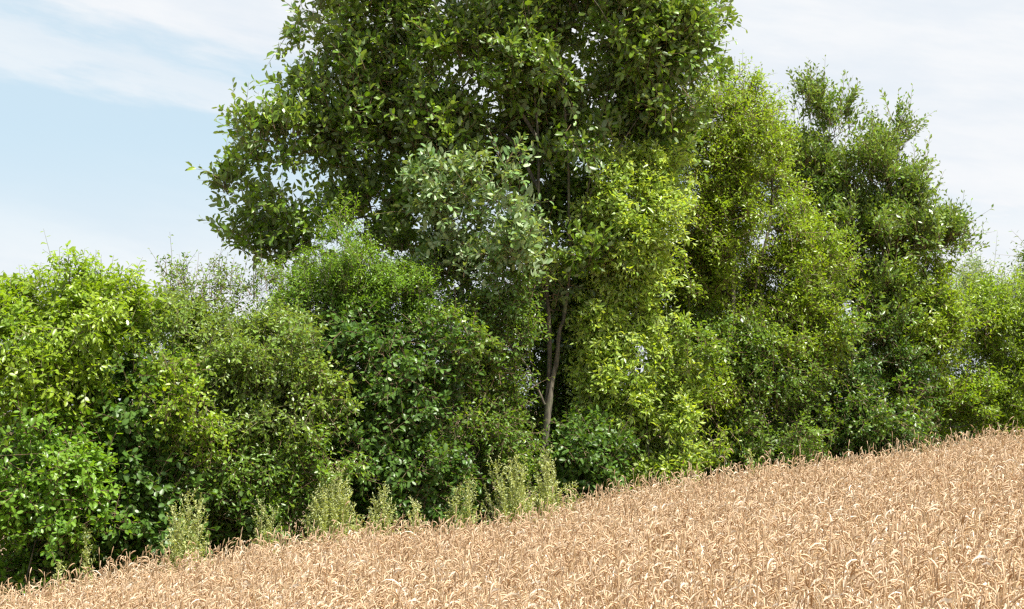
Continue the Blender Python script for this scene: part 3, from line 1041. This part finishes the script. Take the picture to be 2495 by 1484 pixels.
plant('willow_shrub', 'pale feathery bush farther off against the sky at the right', 'shrub', 2420, [
    (2370, 740, 80, 70, 0.0, 0.6),
    (2440, 745, 90, 75, 0.0, 0.6),
    (2520, 720, 90, 80, 0.0, 0.6),
    (2390, 690, 30, 45, 0.0, 0.3, 0.6),
], dict(FINE, leaf=(0.075, 0.018), yel=0.22, twigs=10, per=10, up=1.0, spread=0.5, shoots=0.15, face_rnd=0.8),
    [L_sallow, M_twig_green], dz=6.5, seed=23, stems=4, R=0.24)

plant('aspen_tree', 'tree cut off by the right edge of the picture, only its outer twigs showing', 'tree', 2620, [
    (2600, 640, 95, 80, 0.0, 0.6),
    (2610, 780, 90, 120, 0.0, 0.6),
    (2570, 580, 50, 35, 0.0, 0.3),
    (2640, 540, 80, 80, 0.0, 0.5),
], dict(FINE, leaf=(0.062, 0.024), yel=0.12, twigs=11, per=9, up=0.7, shoots=0.1),
    [L_main, M_twig], dz=1.6, seed=24, R=0.18, stem_r=0.03,
    trunk=small_trunk(([(2640, 1200), (2635, 900), (2620, 700), (2610, 560)], .05, .012)))

# arching brambles that scramble over and between the shrubs
for i, (X, lab, bl, mt, ye) in enumerate([
    (430, 'bramble scrambling over the join of the dark broad leaved and the olive shrub',
     [(420, 960, 120, 90, -0.45, 0.2, 0.5), (470, 1100, 90, 110, -0.4, 0.2, 0.45), (380, 880, 110, 50, -0.3, 0.25, 0.5)], L_yellow, 0.3),
    (740, 'bramble arching between the olive shrub and the deep green shrub',
     [(760, 900, 90, 80, -0.3, 0.25, 0.5), (720, 1080, 130, 100, -0.35, 0.2, 0.5), (800, 1010, 80, 90, -0.35, 0.2, 0.4)], L_dog, 0.3),
    (1060, 'loose bramble hanging over the deep green shrub near the slim trunk',
     [(1060, 1000, 90, 90, -0.45, 0.2, 0.4), (1080, 800, 110, 80, -0.4, 0.25, 0.5), (1010, 1130, 90, 80, -0.4, 0.2, 0.35)], L_olive, 0.3),
    (1700, 'bramble with yellowing leaves between the bright willow and the light green tree',
     [(1680, 880, 70, 90, -0.5, 0.25, 0.6), (1720, 1040, 90, 70, -0.4, 0.2, 0.5), (1660, 700, 60, 90, -0.4, 0.2, 0.5)], L_olive, 0.35),
    (2050, 'bramble lying across the feet of the two right hand trees',
     [(1990, 920, 100, 90, -0.5, 0.25, 0.5), (2140, 980, 110, 80, -0.5, 0.25, 0.5), (2030, 800, 90, 80, -0.5, 0.25, 0.5)], L_olive, 0.15)]):
    plant('bramble', lab, 'bramble', X, bl, dict(leaf=(0.052, 0.028), twigs=10, per=8, spread=0.8, outw=0.4, up=0.3, shoots=0.15, shootl=1.7,
          yel=ye, droop=-0.3, bend=-0.35, face_rnd=0.65, odd=0.08), [mt, M_twig], dz=0.75, seed=70 + i, stems=4, R=0.15, stem_r=0.008, stem_h=0.8)

# back row that closes the foot of the hedge
BACK = [(-60, 'shaded shrub in the second row behind the far left of the hedge'),
        (420, 'shaded shrub in the second row behind the olive shrub'),
        (860, 'shaded shrub in the second row behind the deep green shrub'),
        (1250, 'shaded shrub in the second row behind the slim trunk'),
        (1650, 'shaded shrub in the second row behind the bright willow'),
        (2000, 'shaded shrub in the second row behind the two right hand trees'),
        (2400, 'shaded shrub in the second row behind the right edge of the hedge')]
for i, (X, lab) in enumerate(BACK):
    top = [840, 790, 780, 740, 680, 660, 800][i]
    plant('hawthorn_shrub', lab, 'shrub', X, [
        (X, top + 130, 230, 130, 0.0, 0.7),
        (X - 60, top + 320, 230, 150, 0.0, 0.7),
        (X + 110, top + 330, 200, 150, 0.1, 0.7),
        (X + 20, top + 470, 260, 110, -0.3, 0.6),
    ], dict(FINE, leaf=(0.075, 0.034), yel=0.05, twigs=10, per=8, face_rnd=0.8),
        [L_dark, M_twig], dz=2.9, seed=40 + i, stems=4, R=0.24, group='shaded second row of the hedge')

# ------------------------------------------------------------------ tall weeds at the wheat's edge
L_weed = leaf_mat('weed_leaf', (0.23, 0.30, 0.10), (0.33, 0.38, 0.16), (0.58, 0.56, 0.32), trans=0.35, rough=0.6, under=(0.36, 0.42, 0.2))
M_weed = bark_mat('weed_stem', (0.24, 0.26, 0.10), (0.36, 0.32, 0.16), 60)


def weed(label, X, Ytop, wpx, dz=-0.1, seed=0, nstem=1, yel=0.2, dens=1.0):
    rng = np.random.default_rng(seed)
    depth = edge_depth(X) + dz
    top = world(X, Ytop, depth)
    base = np.array([top[0], depth, float(gz(top[0], depth))])
    root = thing('tall_weed', label, 'weed', base, 'tall weeds along the edge of the wheat')
    half = 1.1 * wpx / 2 * depth / F
    H = top[2] - base[2]
    posL = []; axL = []; nrL = []; szL = []; yl = []
    for s_ in range(nstem):
        tb = Tubes()
        off = np.array([rng.uniform(-1, 1) * half * (0.6 if nstem > 1 else 0.1), rng.normal(0, 0.05), 0])
        hh = H * (1.0 if s_ == 0 else rng.uniform(0.75, 0.97))
        if s_ == 0: off *= 0.3
        P = smooth_path([base + off * 0.3 + [0, 0, -0.02], base + off * 0.7 + [rng.normal(0, .02), rng.normal(0, .02), hh * 0.5], base + off + [0, 0, hh]], 14)
        tb.sweep(P, np.linspace(0.006, 0.0012, 14), 5, 0.5)
        nb = int(36 * dens)
        for b in range(nb):
            f = 0.28 + 0.70 * (b + rng.random() * 0.6) / nb
            i = f * 13; p0 = P[int(i)] * (1 - i % 1) + P[min(13, int(i) + 1)] * (i % 1)
            a = b * 2.4 + rng.normal(0, 0.3)
            lb = half * (1.15 - 0.95 * f) * rng.uniform(0.8, 1.5) * (1.7 if nstem == 1 else 1.1)
            dr = np.array([math.cos(a) * 0.75, math.sin(a) * 0.75, 1.15])
            m = 5; s = np.linspace(0, 1, m)[:, None]
            Q = p0 + dr * lb * s + np.array([0, 0, 0.35]) * lb * s * s
            tb.sweep(Q, np.linspace(0.0022, 0.0008, m), 3, 0.5)
            k = max(6, int(lb / 0.009))
            ss = np.linspace(0.12, 1, k)[:, None]
            PP = p0 + dr * lb * ss + np.array([0, 0, 0.35]) * lb * ss * ss
            for rep in range(3):
                posL.append(PP + rng.normal(0, 0.004, PP.shape))
                axL.append(unit(rng.normal(0, 0.8, PP.shape) + unit(dr) * 0.8))
                nrL.append(unit(rng.normal(0, 0.7, PP.shape) + [0, 0, 0.8]))
                szL.append(np.full(k, 1.0) * rng.uniform(0.020, 0.042, k) * (1.25 - 0.5 * f))
                yl.append(np.clip(rng.normal(yel, 0.15, k) + 0.25 * f * ss[:, 0], 0, 1))
        # seed spike at the top
        k = int(46 * dens); f = np.linspace(0.72, 1.0, k)
        PP = np.array([P[min(13, int(q * 13))] * (1 - (q * 13) % 1) + P[min(13, int(q * 13) + 1)] * ((q * 13) % 1) for q in f])
        posL.append(PP); axL.append(unit(rng.normal(0, 0.8, PP.shape) + [0, 0, 0.6])); nrL.append(unit(rng.normal(0, 1, PP.shape)))
        szL.append(rng.uniform(0.020, 0.034, k)); yl.append(np.clip(rng.normal(yel + 0.25, 0.2, k), 0, 1))
        # larger lower leaves
        k = 16; q = rng.uniform(0.15, 0.7, k)
        PP = np.array([P[int(v * 13)] for v in q])
        posL.append(PP); axL.append(unit(rng.normal(0, 1, PP.shape) * [1, 1, .4] + [0, 0, 0.5])); nrL.append(unit(rng.normal(0, .4, PP.shape) + [0, 0, 1]))
        szL.append(rng.uniform(0.04, 0.07, k)); yl.append(np.full(k, 0.05))
        tb.build('stem', M_weed, root)
    pos = np.concatenate(posL); sz = np.concatenate(szL); n = len(pos)
    V, Q, T, a1, a2, a3 = leaves_mesh(rng, pos, np.concatenate(axL), np.concatenate(nrL), sz, sz * 0.42, rng.random(n), np.concatenate(yl), False)
    link_mesh('foliage', V, quads=Q, mats=[L_weed], attrs={'rnd': a1, 'yel': a2, 'rib': a3}, parent=root)
    return root


WEEDS = [
    ('single thin weed spike in front of the dark shrub near the left', 208, 1285, 34, 1, 0.15, 0.8, -0.1),
    ('short bushy green weed in the wheat edge near the left corner', 145, 1372, 44, 1, 0.0, 0.7, -0.25),
    ('tall pale weed clump with several seed heads left of the grey green shrub', 462, 1200, 96, 4, 0.25, 0.9, -0.3),
    ('dim grey green weed half lost against the shrub behind it', 640, 1222, 90, 3, 0.1, 0.6, 0.15),
    ('widest pale weed clump with many upright plumes', 818, 1150, 130, 6, 0.2, 1.0, -0.15),
    ('weed just right of the widest clump, with loose plumes', 930, 1185, 100, 3, 0.22, 0.8, -0.1),
    ('reddish seeding weed right of the loose plumed one', 1000, 1215, 70, 2, 0.6, 0.5, -0.1),
    ('slender weed standing alone left of the pair by the trunk', 1140, 1168, 84, 2, 0.2, 0.9, -0.15),
    ('broad pale weed immediately left of the trunk foot', 1240, 1118, 110, 3, 0.2, 0.9, -0.1),
    ('tallest pale weed right in front of the trunk foot', 1330, 1096, 96, 3, 0.25, 0.8, -0.1),
    ('small weed just right of the trunk foot', 1388, 1184, 60, 1, 0.2, 0.8, -0.1),
    ('thin yellowish weed spike below the light green tree', 1828, 1096, 26, 1, 0.3, 0.6, -0.05),
    ('little green weed poking out of the wheat below the yellowish shrub', 1700, 1160, 30, 1, 0.1, 0.7, -0.5),
    ('small green weed standing inside the wheat below the trunk', 1325, 1275, 56, 1, 0.05, 0.6, -1.1),
]
for i, (lab, X, Y, w_, ns, ye, de, dz) in enumerate(WEEDS):
    weed(lab, X, Y, w_, dz, 100 + i, ns, ye, de)
print('leaves', LEAFCOUNT)
